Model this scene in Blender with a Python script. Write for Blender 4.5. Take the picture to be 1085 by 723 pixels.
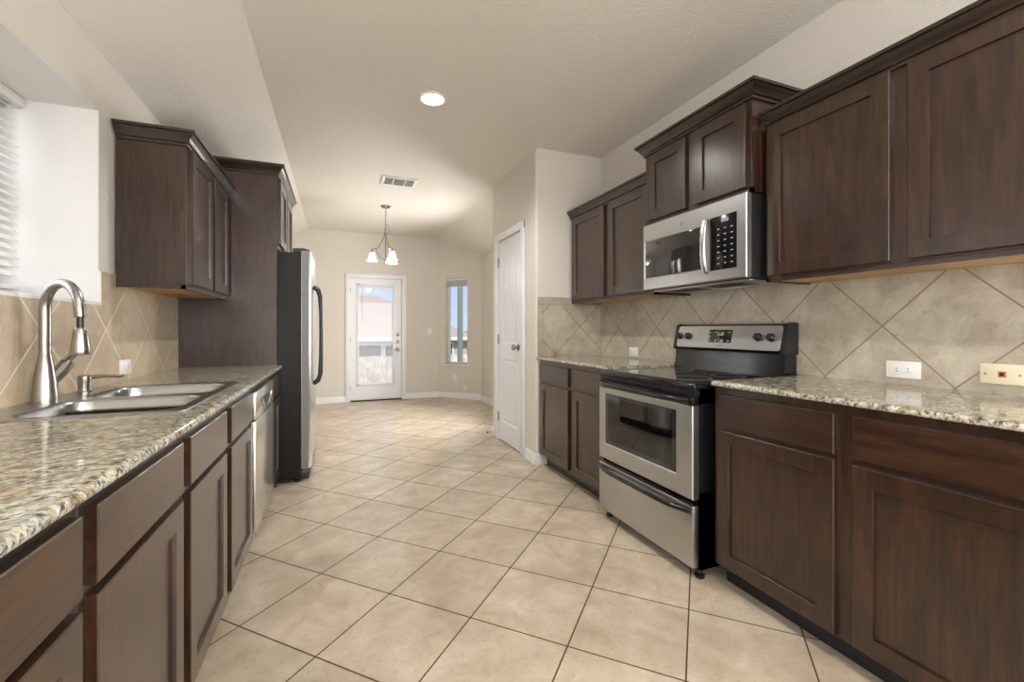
import bpy, bmesh, math, random
from mathutils import Matrix, Vector
random.seed(7)
R = math.radians
S = bpy.context.scene
for o in list(bpy.data.objects):
    bpy.data.objects.remove(o)
COL = S.collection

# ------------------------------------------------------------------ camera
CAMH = 1.18
cam_d = bpy.data.cameras.new('camera'); cam = bpy.data.objects.new('camera', cam_d); COL.objects.link(cam)
cam.location = (0, 0, CAMH); cam.rotation_euler = (R(90), 0, R(-21.61))
cam_d.sensor_width = 36; cam_d.lens = 463.3 / 1085 * 36; cam_d.shift_y = -12.0 / 1085
cam_d.clip_start = 0.02
S.camera = cam

# ------------------------------------------------------------------ world, sun, lights, exposure
S.view_settings.view_transform = 'Standard'; S.view_settings.look = 'None'
S.view_settings.gamma = 1; S.view_settings.use_curve_mapping = False
S.view_settings.exposure = 0.42
W = bpy.data.worlds.new('world'); S.world = W; W.use_nodes = True
wn = W.node_tree.nodes; wl = W.node_tree.links
bg = wn['Background']
tc = wn.new('ShaderNodeTexCoord'); sx = wn.new('ShaderNodeSeparateXYZ'); wl.new(tc.outputs['Generated'], sx.inputs[0])
sr = wn.new('ShaderNodeValToRGB'); sr.color_ramp.elements[0].position = 0; sr.color_ramp.elements[0].color = (.66, .80, .97, 1)
sr.color_ramp.elements[1].position = .45; sr.color_ramp.elements[1].color = (.22, .45, .88, 1); wl.new(sx.outputs[2], sr.inputs[0])
cm = wn.new('ShaderNodeMapping'); cm.inputs['Scale'].default_value = (3, 3, 14); wl.new(tc.outputs['Generated'], cm.inputs[0])
cn = wn.new('ShaderNodeTexNoise'); cn.inputs['Scale'].default_value = 2.2; cn.inputs['Detail'].default_value = 5; wl.new(cm.outputs[0], cn.inputs['Vector'])
cr = wn.new('ShaderNodeValToRGB'); cr.color_ramp.elements[0].position = .52; cr.color_ramp.elements[1].position = .72; wl.new(cn.outputs[0], cr.inputs[0])
cx = wn.new('ShaderNodeMix'); cx.data_type = 'RGBA'; wl.new(cr.outputs[0], cx.inputs[0]); wl.new(sr.outputs[0], cx.inputs[6]); cx.inputs[7].default_value = (.95, .96, 1, 1)
wl.new(cx.outputs[2], bg.inputs[0]); bg.inputs[1].default_value = 0.72

def light(name, kind, loc, rot, energy, color=(1, 1, 1), size=1.0, size_y=None, spread=None, spot=None):
    d = bpy.data.lights.new(name, kind); d.energy = energy; d.color = color
    if kind == 'AREA':
        d.shape = 'RECTANGLE' if size_y else 'DISK'; d.size = size
        if size_y: d.size_y = size_y
        if spread: d.spread = R(spread)
    elif kind == 'SUN': d.angle = size
    else: d.shadow_soft_size = size
    if spot: d.spot_size = R(spot); d.spot_blend = .6
    o = bpy.data.objects.new(name, d); COL.objects.link(o); o.location = loc; o.rotation_euler = [R(a) for a in rot]
    return o
light('sun', 'SUN', (0, 0, 20), (48, 0, 10), 2.8, (1, .95, .88), R(1))
light('daylight_kitchen_window', 'AREA', (-1.60, 2.09, 1.75), (0, -90, 0), 6.5, (.98, .97, 1), .85, 1.0)
light('added_fill_living_back', 'AREA', (0.7, -3.35, 1.40), (116, 0, 0), 95, (1, .97, .94), 2.7, 2.0)  # added soft fill from behind, outside the added back window
light('added_fill_living_right', 'AREA', (2.52, -1.3, 1.40), (0, 108, 0), 100, (1, .97, .94), 1.9, 2.3)  # added ambient fill from the right, out of view
light('added_fill_living_left', 'AREA', (-1.62, -1.3, 1.40), (0, -108, 0), 65, (.97, .98, 1), 1.9, 2.3)  # added ambient fill from the left, out of view
light('daylight_over_patio', 'AREA', (0.58, 10.5, 3.6), (-55, 0, 0), 110, (.95, .98, 1), 4.5, 1.6)
light('added_fill_nook', 'AREA', (2.50, 5.5, 1.35), (0, 74, 0), 95, (1, .97, .93), 1.2, 1.4)  # added fill that brightens the nook from behind the pantry

# ------------------------------------------------------------------ materials
def new_mat(name):
    m = bpy.data.materials.new(name); m.use_nodes = True
    return m, m.node_tree.nodes, m.node_tree.links, m.node_tree.nodes['Principled BSDF']
def simple(name, col, rough=.5, metal=0, emit=None, estr=0, coat=0, spec=None):
    m, n, l, p = new_mat(name)
    p.inputs['Base Color'].default_value = (*col, 1); p.inputs['Roughness'].default_value = rough
    p.inputs['Metallic'].default_value = metal; p.inputs['Coat Weight'].default_value = coat
    if spec is not None: p.inputs['Specular IOR Level'].default_value = spec
    if emit: p.inputs['Emission Color'].default_value = (*emit, 1); p.inputs['Emission Strength'].default_value = estr
    return m
def ramp(n, stops):
    r = n.new('ShaderNodeValToRGB'); e = r.color_ramp.elements
    while len(e) < len(stops): e.new(.5)
    for k, (p, c) in enumerate(stops):
        e[k].position = p; e[k].color = (*c, 1) if len(c) == 3 else c
    return r
def coords(n, l, scale=(1, 1, 1), rot=(0, 0, 0), loc=(0, 0, 0), kind='POINT', swz=None):
    t = n.new('ShaderNodeTexCoord'); mp = n.new('ShaderNodeMapping'); mp.vector_type = kind
    mp.inputs['Scale'].default_value = scale; mp.inputs['Rotation'].default_value = rot; mp.inputs['Location'].default_value = loc
    src = t.outputs['Object']
    if swz:
        sp = n.new('ShaderNodeSeparateXYZ'); cb = n.new('ShaderNodeCombineXYZ'); l.new(src, sp.inputs[0])
        l.new(sp.outputs[swz[0]], cb.inputs[0]); l.new(sp.outputs[swz[1]], cb.inputs[1]); src = cb.outputs[0]
    l.new(src, mp.inputs[0]); return mp.outputs[0]
def noise(n, l, vec, scale, detail=4, rough=.5, dist=0):
    t = n.new('ShaderNodeTexNoise'); t.inputs['Scale'].default_value = scale; t.inputs['Detail'].default_value = detail
    t.inputs['Roughness'].default_value = rough; t.inputs['Distortion'].default_value = dist
    l.new(vec, t.inputs['Vector']); return t
def bump(n, l, h, p, strength, dist):
    b = n.new('ShaderNodeBump'); b.inputs['Strength'].default_value = strength; b.inputs['Distance'].default_value = dist
    l.new(h, b.inputs['Height']); l.new(b.outputs[0], p.inputs['Normal']); return b
def mix(n, l, fac, a, b, mode='MIX'):
    m = n.new('ShaderNodeMix'); m.data_type = 'RGBA'; m.blend_type = mode
    for i, v in ((0, fac), (6, a), (7, b)):
        if hasattr(v, 'links') or hasattr(v, 'is_linked'): l.new(v, m.inputs[i])
        else: m.inputs[i].default_value = v if i == 0 else (*v, 1)
    return m.outputs[2]

def paint(name, col, bstr=.35, scale=70, rough=.6):
    m, n, l, p = new_mat(name)
    v = coords(n, l); t = noise(n, l, v, scale, 3, .5)
    p.inputs['Base Color'].default_value = (*col, 1); p.inputs['Roughness'].default_value = rough
    r = ramp(n, [(.42, (0, 0, 0)), (.62, (1, 1, 1))]); l.new(t.outputs[0], r.inputs[0])
    bump(n, l, r.outputs[0], p, bstr, .004); return m
def tile(name, p0, t, c1, c2, grout, mort, swz=None, rot=45, rough=.35, sc=9):
    m, n, l, p = new_mat(name)
    v = coords(n, l, (1, 1, 1), (0, 0, R(rot)), (*p0, 0), 'TEXTURE', swz)
    b = n.new('ShaderNodeTexBrick'); b.offset = 0; b.squash = 1
    b.inputs['Scale'].default_value = 1; b.inputs['Brick Width'].default_value = t; b.inputs['Row Height'].default_value = t
    b.inputs['Mortar Size'].default_value = mort; b.inputs['Mortar Smooth'].default_value = .15
    b.inputs['Color1'].default_value = (.82, .82, .82, 1); b.inputs['Color2'].default_value = (1.05, 1.05, 1.05, 1)
    l.new(v, b.inputs['Vector'])
    vo = coords(n, l)
    na = noise(n, l, vo, sc, 6, .62, .6); nb = noise(n, l, vo, sc * .45, 3, .5); nc = noise(n, l, vo, sc * 7, 3, .6)
    ra = ramp(n, [(.33, c1), (.52, [(a + b_) / 2 for a, b_ in zip(c1, c2)]), (.7, c2)]); l.new(na.outputs[0], ra.inputs[0])
    rb = ramp(n, [(.35, (.86, .84, .81)), (.65, (1.06, 1.06, 1.06))]); l.new(nb.outputs[0], rb.inputs[0])
    rc = ramp(n, [(.28, (.72, .66, .6)), (.44, (1, 1, 1))]); l.new(nc.outputs[0], rc.inputs[0])
    x = mix(n, l, 1.0, ra.outputs[0], rb.outputs[0], 'MULTIPLY')
    x = mix(n, l, .6, x, rc.outputs[0], 'MULTIPLY')
    x = mix(n, l, .55, x, b.outputs['Color'], 'MULTIPLY')
    x = mix(n, l, b.outputs['Fac'], x, grout)
    l.new(x, p.inputs['Base Color'])
    rr = n.new('ShaderNodeMapRange'); rr.inputs[3].default_value = rough; rr.inputs[4].default_value = .85
    l.new(b.outputs['Fac'], rr.inputs[0]); l.new(rr.outputs[0], p.inputs['Roughness'])
    inv = n.new('ShaderNodeMath'); inv.operation = 'SUBTRACT'; inv.inputs[0].default_value = 1; l.new(b.outputs['Fac'], inv.inputs[1])
    ad = n.new('ShaderNodeMath'); ad.operation = 'MULTIPLY_ADD'; ad.inputs[1].default_value = .12
    l.new(na.outputs[0], ad.inputs[0]); l.new(inv.outputs[0], ad.inputs[2])
    bump(n, l, ad.outputs[0], p, .45, .0025)
    return m
def wood(name, c1, c2, grain='z', rough=.33, coat=.85):
    m, n, l, p = new_mat(name)
    sc = {'z': (1, 1, .09), 'y': (1, .09, 1), 'x': (.09, 1, 1)}[grain]
    v = coords(n, l, sc)
    a = noise(n, l, v, 55, 6, .68, .35); v2 = coords(n, l, {'z': (1, 1, .3), 'y': (1, .3, 1), 'x': (.3, 1, 1)}[grain])
    b = noise(n, l, v2, 4.5, 4, .55, 2.2); c = noise(n, l, coords(n, l), 3.2, 2, .5)
    ra = ramp(n, [(.3, c1), (.72, c2)]); l.new(a.outputs[0], ra.inputs[0])
    w = n.new('ShaderNodeTexWave'); w.wave_type = 'RINGS'; w.inputs['Scale'].default_value = .01
    rb = ramp(n, [(.3, (.5, .47, .45)), (.5, (1, 1, 1)), (.7, (1.4, 1.35, 1.3))]); l.new(b.outputs[0], rb.inputs[0])
    rc = ramp(n, [(.35, (.85, .84, .82)), (.65, (1.15, 1.15, 1.15))]); l.new(c.outputs[0], rc.inputs[0])
    x = mix(n, l, .8, ra.outputs[0], rb.outputs[0], 'MULTIPLY'); x = mix(n, l, 1.0, x, rc.outputs[0], 'MULTIPLY')
    l.new(x, p.inputs['Base Color']); p.inputs['Roughness'].default_value = rough
    p.inputs['Coat Weight'].default_value = coat; p.inputs['Coat Roughness'].default_value = .24; p.inputs['Specular IOR Level'].default_value = .35
    bump(n, l, a.outputs[0], p, .12, .0015); n.remove(w); return m
def granite(name):
    m, n, l, p = new_mat(name)
    v = coords(n, l, (1.35, .85, 1), (0, 0, R(22)), (0, 0, 0), 'TEXTURE')
    a = noise(n, l, v, 34, 5, .65, .7); b = noise(n, l, v, 80, 4, .7, .3); c = noise(n, l, v, 9, 4, .6, 1.0)
    d = noise(n, l, v, 150, 2, .5)
    base = ramp(n, [(.3, (.15, .105, .065)), (.41, (.36, .31, .225)), (.53, (.53, .51, .44)), (.7, (.66, .66, .60))]); l.new(a.outputs[0], base.inputs[0])
    spk = ramp(n, [(.35, (.03, .03, .03)), (.43, (.40, .385, .36)), (.51, (1, 1, 1))]); l.new(b.outputs[0], spk.inputs[0])
    gry = ramp(n, [(.42, (1.05, 1, .92)), (.6, (.74, .79, .80))]); l.new(c.outputs[0], gry.inputs[0])
    gr = ramp(n, [(.3, (.6, .57, .52)), (.5, (1, 1, 1))]); l.new(d.outputs[0], gr.inputs[0])
    x = mix(n, l, .92, base.outputs[0], spk.outputs[0], 'MULTIPLY'); x = mix(n, l, .9, x, gry.outputs[0], 'MULTIPLY')
    x = mix(n, l, .7, x, gr.outputs[0], 'MULTIPLY')
    l.new(x, p.inputs['Base Color']); p.inputs['Roughness'].default_value = .1; p.inputs['Specular IOR Level'].default_value = .5
    return m
def steel(name, col=(.62, .62, .61), rough=.28, grain=(1, .02, 1), b=.0):
    m, n, l, p = new_mat(name)
    v = coords(n, l, grain); t = noise(n, l, v, 500, 2, .5)
    r = ramp(n, [(.3, [x * .94 for x in col]), (.7, [min(1, x * 1.05) for x in col])]); l.new(t.outputs[0], r.inputs[0])
    l.new(r.outputs[0], p.inputs['Base Color']); p.inputs['Metallic'].default_value = 1; p.inputs['Roughness'].default_value = rough
    return m
def glass(name, tint=(1, 1, 1), rough=0, ior=1.22):
    m, n, l, p = new_mat(name)
    tr = n.new('ShaderNodeBsdfTransparent'); tr.inputs[0].default_value = (*tint, 1)
    gl = n.new('ShaderNodeBsdfGlossy'); gl.inputs['Roughness'].default_value = max(rough, .01)
    fr = n.new('ShaderNodeFresnel'); fr.inputs[0].default_value = ior
    mx = n.new('ShaderNodeMixShader'); l.new(fr.outputs[0], mx.inputs[0]); l.new(tr.outputs[0], mx.inputs[1]); l.new(gl.outputs[0], mx.inputs[2])
    l.new(mx.outputs[0], n['Material Output'].inputs[0]); return m

WALL = paint('wall_paint', (.645, .605, .545), .25, 75)
CEIL = paint('ceiling_paint', (.72, .685, .625), .34, 60)
REVEAL = paint('daylit_reveal_and_sill', (.70, .69, .665), .25, 70)  # wall paint made whiter to paint in window light; also serves the sill stone
FLOOR = tile('floor_tile', (.2112, 2.0173), .41, (.47, .38, .275), (.62, .535, .42), (.07, .045, .028), .0032, None, 45.1, .33, 8)
TILE_R = tile('backsplash_tile_right', (1.203, 1.196), .35, (.41, .355, .275), (.57, .515, .42), (.27, .205, .145), .0034, (1, 2), 45, .38, 10)
TILE_E = tile('backsplash_tile_end', (2.035, 1.21), .35, (.41, .355, .275), (.57, .515, .42), (.27, .205, .145), .0034, (0, 2), 45, .38, 10)
TILE_P = tile('backsplash_border_tile', (.1, .1), 9.0, (.41, .355, .275), (.57, .515, .42), (.27, .205, .145), .001, (0, 2), 0, .38, 10)
TILE_L = tile('backsplash_tile_left', (2.178, 1.178), .35, (.44, .35, .235), (.56, .46, .33), (.66, .58, .48), .004, (1, 2), 45, .38, 10)
WOOD = wood('dark_stained_wood', (.009, .0034, .0016), (.054, .0205, .0088), 'z')
WOOD_H = wood('dark_stained_wood_sideways_grain', (.009, .0034, .0016), (.054, .0205, .0088), 'y')
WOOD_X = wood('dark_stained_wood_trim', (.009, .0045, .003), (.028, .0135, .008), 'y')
MAPLE = wood('pale_cabinet_underside', (.42, .25, .11), (.58, .38, .19), 'y', .5, 0)
GRAN = granite('speckled_granite')
STEEL = steel('brushed_steel', (.52, .52, .515), .30, (1, .004, 1))
STEEL_V = steel('brushed_steel_upright', (.66, .655, .64), .25, (1, 1, .004))
SINKM = steel('sink_steel', (.47, .47, .47), .28, (.02, 1, 1), .006)
NICKEL = steel('brushed_nickel', (.43, .41, .38), .26, (1, 1, .05), .006)
SATIN = simple('dark_satin_nickel', (.30, .29, .275), .3, 1)
CHROME = simple('satin_chrome', (.6, .59, .57), .18, 1)
BLACK = simple('black_enamel', (.006, .006, .0065), .18)
BLACKM = simple('black_textured_metal', (.008, .008, .0085), .5, spec=.3)
BLACKP = simple('black_plastic', (.010, .010, .0105), .3)
COOKG = simple('black_cooktop_glass', (.01, .01, .011), .06, coat=.3)
DARKG = simple('dark_appliance_glass', (.022, .022, .023), .05, coat=.4)
WHITE = simple('white_gloss_paint', (.74, .75, .77), .32)
WHITEP = simple('white_plastic', (.78, .77, .74), .35)
ALMOND = simple('almond_plastic', (.72, .64, .46), .35)
BRASS = simple('dull_brass', (.38, .30, .16), .4, .6)
COPPER = simple('copper_jack', (.42, .16, .06), .4)
DARK = simple('dark_slot', (.01, .01, .01), .6)
BLIND = simple('white_blind_slat', (.82, .81, .78), .5)
GLASS = glass('clear_glass')
OVENG = glass('tinted_oven_glass', (.60, .61, .61), 0, 1.75)
GROUT = simple('grout', (.26, .21, .15), .85)
LAMP = simple('lit_lamp_lens', (1, 1, 1), .5, emit=(1, .97, .92), estr=9)
SHADE = simple('lit_frosted_glass', (.95, .93, .88), .4, emit=(1, .94, .84), estr=1.1)
BULB = simple('lit_bulb', (1, 1, 1), .4, emit=(1, .88, .68), estr=8)
CLOCK = simple('green_clock_digits', (.1, .3, .05), .4, emit=(.45, .8, .12), estr=.45)
GREYP = simple('grey_appliance_paint', (.20, .20, .195), .4)
KEYP = simple('black_keypad', (.006, .006, .007), .15, spec=.2)
PRINT = simple('pale_grey_print', (.55, .55, .55), .5)
INKDK = simple('grey_print', (.18, .18, .18), .5)
ENAMEL = simple('grey_oven_enamel', (.42, .44, .45), .5)
ROOFM = paint('tan_shingles', (.50, .36, .29), .6, 14, .9)
BRICK = paint('pale_brick', (.55, .46, .38), .4, 20, .9)
FENCE = wood('weathered_fence', (.62, .54, .46), (.76, .69, .61), 'z', .8, 0)
POSTM = simple('grey_green_paint', (.16, .19, .17), .6)
GRASS = paint('dry_grass', (.30, .27, .14), .6, 30, .95)
CONC = paint('patio_concrete', (.55, .53, .50), .3, 30, .9)
BWIN = simple('house_window_glass', (.12, .15, .18), .1)
HEDGE = paint('shrub_leaves', (.10, .15, .05), 1, 20, .9)

# ------------------------------------------------------------------ mesh helpers
I4 = Matrix.Identity(4)
def FR(o, nrm):
    y = Vector(nrm).normalized(); z = Vector((0, 0, 1)); x = y.cross(z)
    m = Matrix((x, y, z)).transposed().to_4x4(); m.translation = Vector(o); return m
RX = lambda x, y0, z0: FR((x, y0, z0), (-1, 0, 0))     # faces -x; local X runs along +y
LX = lambda x, y1, z0: FR((x, y1, z0), (1, 0, 0))      # faces +x; local X runs along -y
class MB:
    def __init__(s, M=None): s.bm = bmesh.new(); s.M = M or I4
    def add(s, tb, M=None):
        bmesh.ops.transform(tb, matrix=s.M @ (M or I4), verts=tb.verts)
        me = bpy.data.meshes.new('t'); tb.to_mesh(me); tb.free(); s.bm.from_mesh(me); bpy.data.meshes.remove(me); return s
    def box(s, x0, x1, y0, y1, z0, z1, bev=0, seg=2, M=None):
        tb = bmesh.new(); bmesh.ops.create_cube(tb, size=1)
        for v in tb.verts: v.co = Vector(((x0 + x1) / 2 + v.co.x * (x1 - x0), (y0 + y1) / 2 + v.co.y * (y1 - y0), (z0 + z1) / 2 + v.co.z * (z1 - z0)))
        if bev: bmesh.ops.bevel(tb, geom=tb.edges[:], offset=bev, segments=seg, affect='EDGES', profile=.5)
        return s.add(tb, M)
    def rings(s, rings, cap0=True, cap1=True, M=None):
        tb = bmesh.new(); vs = [[tb.verts.new(p) for p in r] for r in rings]
        for a, b in zip(vs, vs[1:]):
            for i in range(len(a)):
                j = (i + 1) % len(a); tb.faces.new((a[i], a[j], b[j], b[i]))
        if cap0: tb.faces.new(vs[0][::-1])
        if cap1: tb.faces.new(vs[-1])
        bmesh.ops.recalc_face_normals(tb, faces=tb.faces[:]); return s.add(tb, M)
    def prism(s, poly, a, b, ax='y', M=None):      # poly in the two other axes (x,z for y; x,y for z; y,z for x)
        f = {'y': lambda p, t: (p[0], t, p[1]), 'z': lambda p, t: (p[0], p[1], t), 'x': lambda p, t: (t, p[0], p[1])}[ax]
        return s.rings([[f(p, a) for p in poly], [f(p, b) for p in poly]], M=M)
    def tube(s, pts, r, seg=12, M=None, caps=True, flat=None):
        pts = [Vector(p) for p in pts]; n = len(pts); rr = r if isinstance(r, (list, tuple)) else [r] * n
        T = [(pts[min(i + 1, n - 1)] - pts[max(i - 1, 0)]).normalized() for i in range(n)]
        u = T[0].orthogonal().normalized()
        if flat: u = Vector(flat).normalized()
        out = []
        for i in range(n):
            u = (u - T[i] * u.dot(T[i])).normalized(); w = T[i].cross(u)
            k = 1 if not flat else .45
            out.append([pts[i] + (u * math.cos(2 * math.pi * j / seg) * k + w * math.sin(2 * math.pi * j / seg)) * rr[i] for j in range(seg)])
        return s.rings(out, caps, caps, M)
    def lathe(s, prof, c=(0, 0, 0), seg=24, M=None, caps=True):
        return s.rings([[(c[0] + r * math.cos(2 * math.pi * j / seg), c[1] + r * math.sin(2 * math.pi * j / seg), c[2] + z) for j in range(seg)] for r, z in prof], caps, caps, M)
    def sweep(s, path, prof, z=0, M=None):          # open 2-D path, profile (out to the right of travel, up), mitred
        P = [Vector(p) for p in path]; n = len(P); rings = []
        D = [(P[i + 1] - P[i]).normalized() for i in range(n - 1)]
        for i in range(n):
            ns = [Vector((d.y, -d.x)) for d in (D[max(i - 1, 0)], D[min(i, n - 2)])]
            mdir = (ns[0] + ns[1]).normalized(); k = 1 / max(mdir.dot(ns[0]), .3)
            rings.append([(P[i].x + mdir.x * k * o, P[i].y + mdir.y * k * o, z + h) for o, h in prof])
        return s.rings(rings, M=M)
    def panel(s, M, w, h, t=.02, rail=.062, rec=.011):
        def ring(i, y): return [(i, y, i), (w - i, y, i), (w - i, y, h - i), (i, y, h - i)]
        rs = [ring(0, 0), ring(0, t - .0025), ring(.0025, t)]
        if rail: rs += [ring(rail, t), ring(rail + .0008, t - .0015), ring(rail + .0014, t - rec)]
        return s.rings(rs, M=M)
    def hollow(s, M, o, i, y0, y1, ch=.003):       # flat plate with a rectangular hole; o, i = (x0, x1, z0, z1)
        def r(q, k, y): return [(q[0] + k, y, q[2] + k), (q[1] - k, y, q[2] + k), (q[1] - k, y, q[3] - k), (q[0] + k, y, q[3] - k)]
        rs = [r(i, 0, y0), r(o, 0, y0), r(o, 0, y1 - ch), r(o, ch, y1), r(i, -ch, y1), r(i, 0, y1 - ch), r(i, 0, y0)]
        return s.rings(rs, False, False, M)
    def build(s, name, m, parent=None, ang=35):
        me = bpy.data.meshes.new(name)
        root = parent
        while root and root.parent: root = root.parent
        if root: bmesh.ops.translate(s.bm, vec=-root.location, verts=s.bm.verts)
        s.bm.to_mesh(me); s.bm.free()
        me.materials.append(m)
        for p in me.polygons: p.use_smooth = True
        me.set_sharp_from_angle(angle=R(ang))
        o = bpy.data.objects.new(name, me); COL.objects.link(o)
        if parent: o.parent = parent
        return o
def empty(name, loc, label=None, cat=None, group=None, kind=None):
    o = bpy.data.objects.new(name, None); COL.objects.link(o); o.location = loc; o.empty_display_size = .1
    return tag(o, label, cat, group, kind)
def tag(o, label=None, cat=None, group=None, kind=None):
    if label: o['label'] = label
    if cat: o['category'] = cat
    if group: o['group'] = group
    if kind: o['kind'] = kind
    return o
def st(o, label=None, cat=None): return tag(o, label, cat, None, 'structure')
def text_mesh(txt, size, M, depth=.0004, al='CENTER'):
    cu = bpy.data.curves.new('t', 'FONT'); cu.body = txt; cu.size = size; cu.extrude = depth; cu.align_x = al
    o = bpy.data.objects.new('t', cu); COL.objects.link(o)
    dg = bpy.context.evaluated_depsgraph_get(); me = bpy.data.meshes.new_from_object(o.evaluated_get(dg))
    tb = bmesh.new(); tb.from_mesh(me); bpy.data.objects.remove(o); bpy.data.curves.remove(cu); bpy.data.meshes.remove(me)
    mb = MB(); mb.add(tb, M @ Matrix.Rotation(R(90), 4, 'X') ); return mb
def flipx(M): return M @ Matrix.Rotation(R(180), 4, 'Z')     # text reads towards +normal
def rrect(x0, x1, y0, y1, r, z, seg=6):
    out = []
    for cx, cy, a0 in ((x1 - r, y1 - r, 0), (x0 + r, y1 - r, 90), (x0 + r, y0 + r, 180), (x1 - r, y0 + r, 270)):
        for k in range(seg + 1):
            a = R(a0 + 90 * k / seg); out.append((cx + r * math.cos(a), cy + r * math.sin(a), z))
    return out
def arc(cx, cy, r, a0, a1, n): return [(cx + r * math.cos(R(a0 + (a1 - a0) * k / n)), cy + r * math.sin(R(a0 + (a1 - a0) * k / n))) for k in range(n + 1)]

# ------------------------------------------------------------------ the setting
XL, XR, YF, YB, ZC = -1.05, 2.26, 7.60, -3.2, 2.77
st(MB().box(-1.5, 2.5, YB - .15, YF + .15, -.12, 0).build('floor', FLOOR), 'beige square floor tiles laid diagonally', 'floor')
c = MB()
c.box(-.44, 2.4, YB - .1, 4.62, ZC, ZC + .08); c.box(-.44, 1.62, 4.62, YF + .1, ZC, ZC + .08)
c.prism([(-.44, ZC), (-1.06, 2.486), (-1.3, 2.376), (-1.3, 2.6), (-.44, ZC + .08)], YB - .1, YF + .1, 'y')
c.prism([(1.62, ZC), (1.62, ZC + .08), (2.5, ZC), (2.5, 2.257)], 4.55, YF + .1, 'y')
st(c.build('ceiling', CEIL), 'beige textured ceiling sloping down along the left wall', 'ceiling')
WY0, WY1, WZ0, WZ1 = 1.55, 2.63, 1.30, 2.214      # recess over the sink
w = MB()
w.box(-1.45, XL, YB - .12, -2.5, 0, 2.9); w.box(-1.45, XL, -.1, WY0, 0, 2.9); w.box(-1.45, XL, -2.5, -.1, 0, .35); w.box(-1.45, XL, -2.5, -.1, 2.35, 2.9); w.box(-1.45, XL, WY1, YF + .12, 0, 2.9)
w.box(-1.45, XL, WY0, WY1, 0, WZ0); w.box(-1.45, XL, WY0, WY1, WZ1, 2.9)
st(w.build('wall_left', WALL), 'beige wall behind the sink with a deep window recess', 'wall')
rv = MB()
rv.box(-1.44, XL - .002, WY1 - .004, WY1, WZ0, WZ1); rv.box(-1.44, XL - .002, WY0, WY0 + .004, WZ0, WZ1)
rv.box(-1.44, XL - .002, WY0, WY1, WZ1 - .004, WZ1)
st(rv.build('trim_1', REVEAL), 'window recess lining whitened with painted-in daylight', 'trim')
def added_side_window(name, x0, x1, xf, y0, y1, z0, z1):  # unseen living area windows, added to carry the side fill lights
    f = MB()
    for a, b, c_, e in ((y0, y0 + .05, z0, z1), (y1 - .05, y1, z0, z1), (y0, y1, z0, z0 + .05), (y0, y1, z1 - .05, z1), ((y0 + y1) / 2 - .03, (y0 + y1) / 2 + .03, z0 + .05, z1 - .05)): f.box(xf, xf + .05, a, b, c_, e, .003)
    wo = st(f.build(name, WHITE), 'unseen side window added behind the camera for more light', 'window')
    MB().box(xf + .02, xf + .026, y0 + .05, y1 - .05, z0 + .05, z1 - .05).build('window_pane', GLASS, wo)
LY0, LY1, LZ_0, LZ_1 = -2.5, -.1, .35, 2.35
added_side_window('added_window_5', XR, XR + .14, XR + .08, LY0, LY1, LZ_0, LZ_1); added_side_window('added_window_6', -1.45, XL, -1.43, LY0, LY1, LZ_0, LZ_1)
w2 = MB(); w2.box(XR, XR + .14, YB - .12, LY0, 0, 2.9); w2.box(XR, XR + .14, LY1, 3.5, 0, 2.9); w2.box(XR, XR + .14, LY0, LY1, 0, LZ_0); w2.box(XR, XR + .14, LY0, LY1, LZ_1, 2.9)
st(w2.build('wall_right', WALL), 'beige wall above the right cabinets', 'wall')
DX0, DX1 = .155, 1.012
w = MB(); w.box(-1.45, DX0, YF, YF + .14, 0, 2.9); w.box(DX1, 1.72, YF, YF + .14, 0, 2.9); w.box(DX0, DX1, YF, YF + .14, 2.05, 2.9)
st(w.build('wall_far', WALL), 'beige end wall with the white glazed door', 'wall')
PX, PY0, PY1 = 1.60, 3.47, 4.62
p = MB(); rr_ = arc(PX + .025, PY0 + .025, .025, 180, 270, 6)
p.prism([(PX, 3.80)] + rr_ + [(XR + .1, PY0), (XR + .1, PY0 + .1), (PX + .1, PY0 + .1), (PX + .1, 3.80)], 0, 2.8, 'z')
p.box(PX, PX + .1, 3.80, 4.46, 2.135, 2.8); p.box(PX, PX + .1, 4.46, PY1, 0, 2.8); p.box(PX + .1, XR + .1, PY1 - .1, PY1, 0, 2.8)
st(p.build('wall_pantry', WALL), 'beige pantry walls with rounded corner', 'wall')
A, B = Vector((1.62, YF, 0)), Vector((2.22, YF - .6, 0)); AN = Vector((-.70711, -.70711, 0))   # inward normal
AW = FR(B, AN)      # local X runs from B towards A
AL = (A - B).length
# local X of FR(.., AN) : x = n x z
assert abs((AW.to_3x3() @ Vector((1, 0, 0))).dot((A - B).normalized())) > .99
sgn = (AW.to_3x3() @ Vector((1, 0, 0))).dot((A - B).normalized())
if sgn < 0: AW = FR(A, AN)
wa0, wa1 = (AL - .584, AL - .161) if sgn > 0 else (.161, .584)
w = MB(AW); w.box(-.1, wa0, -.14, 0, 0, 2.9); w.box(wa1, AL + .06, -.14, 0, 0, 2.9); w.box(wa0, wa1, -.14, 0, 0, .588); w.box(wa0, wa1, -.14, 0, 2.067, 2.9)
st(w.build('wall_angled', WALL), 'short angled wall with the narrow window', 'wall')
w = MB(); w.box(2.22, 2.36, PY1 - .05, 4.9, 0, 2.9); w.box(2.22, 2.36, 6.1, YF - .58, 0, 2.9); w.box(2.22, 2.36, 4.9, 6.1, 0, .6); w.box(2.22, 2.36, 4.9, 6.1, 2.07, 2.9)
f = MB()  # unseen window frame, added for the nook fill light
for y0, y1, z0, z1 in ((4.9, 4.95, .6, 2.07), (6.05, 6.1, .6, 2.07), (4.95, 6.05, .6, .65), (4.95, 6.05, 2.02, 2.07), (5.48, 5.52, .65, 2.02)): f.box(2.29, 2.34, y0, y1, z0, z1, .003)
wo = st(f.build('added_window_4', WHITE), 'unseen window added behind the pantry to brighten the nook', 'window')
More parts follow.
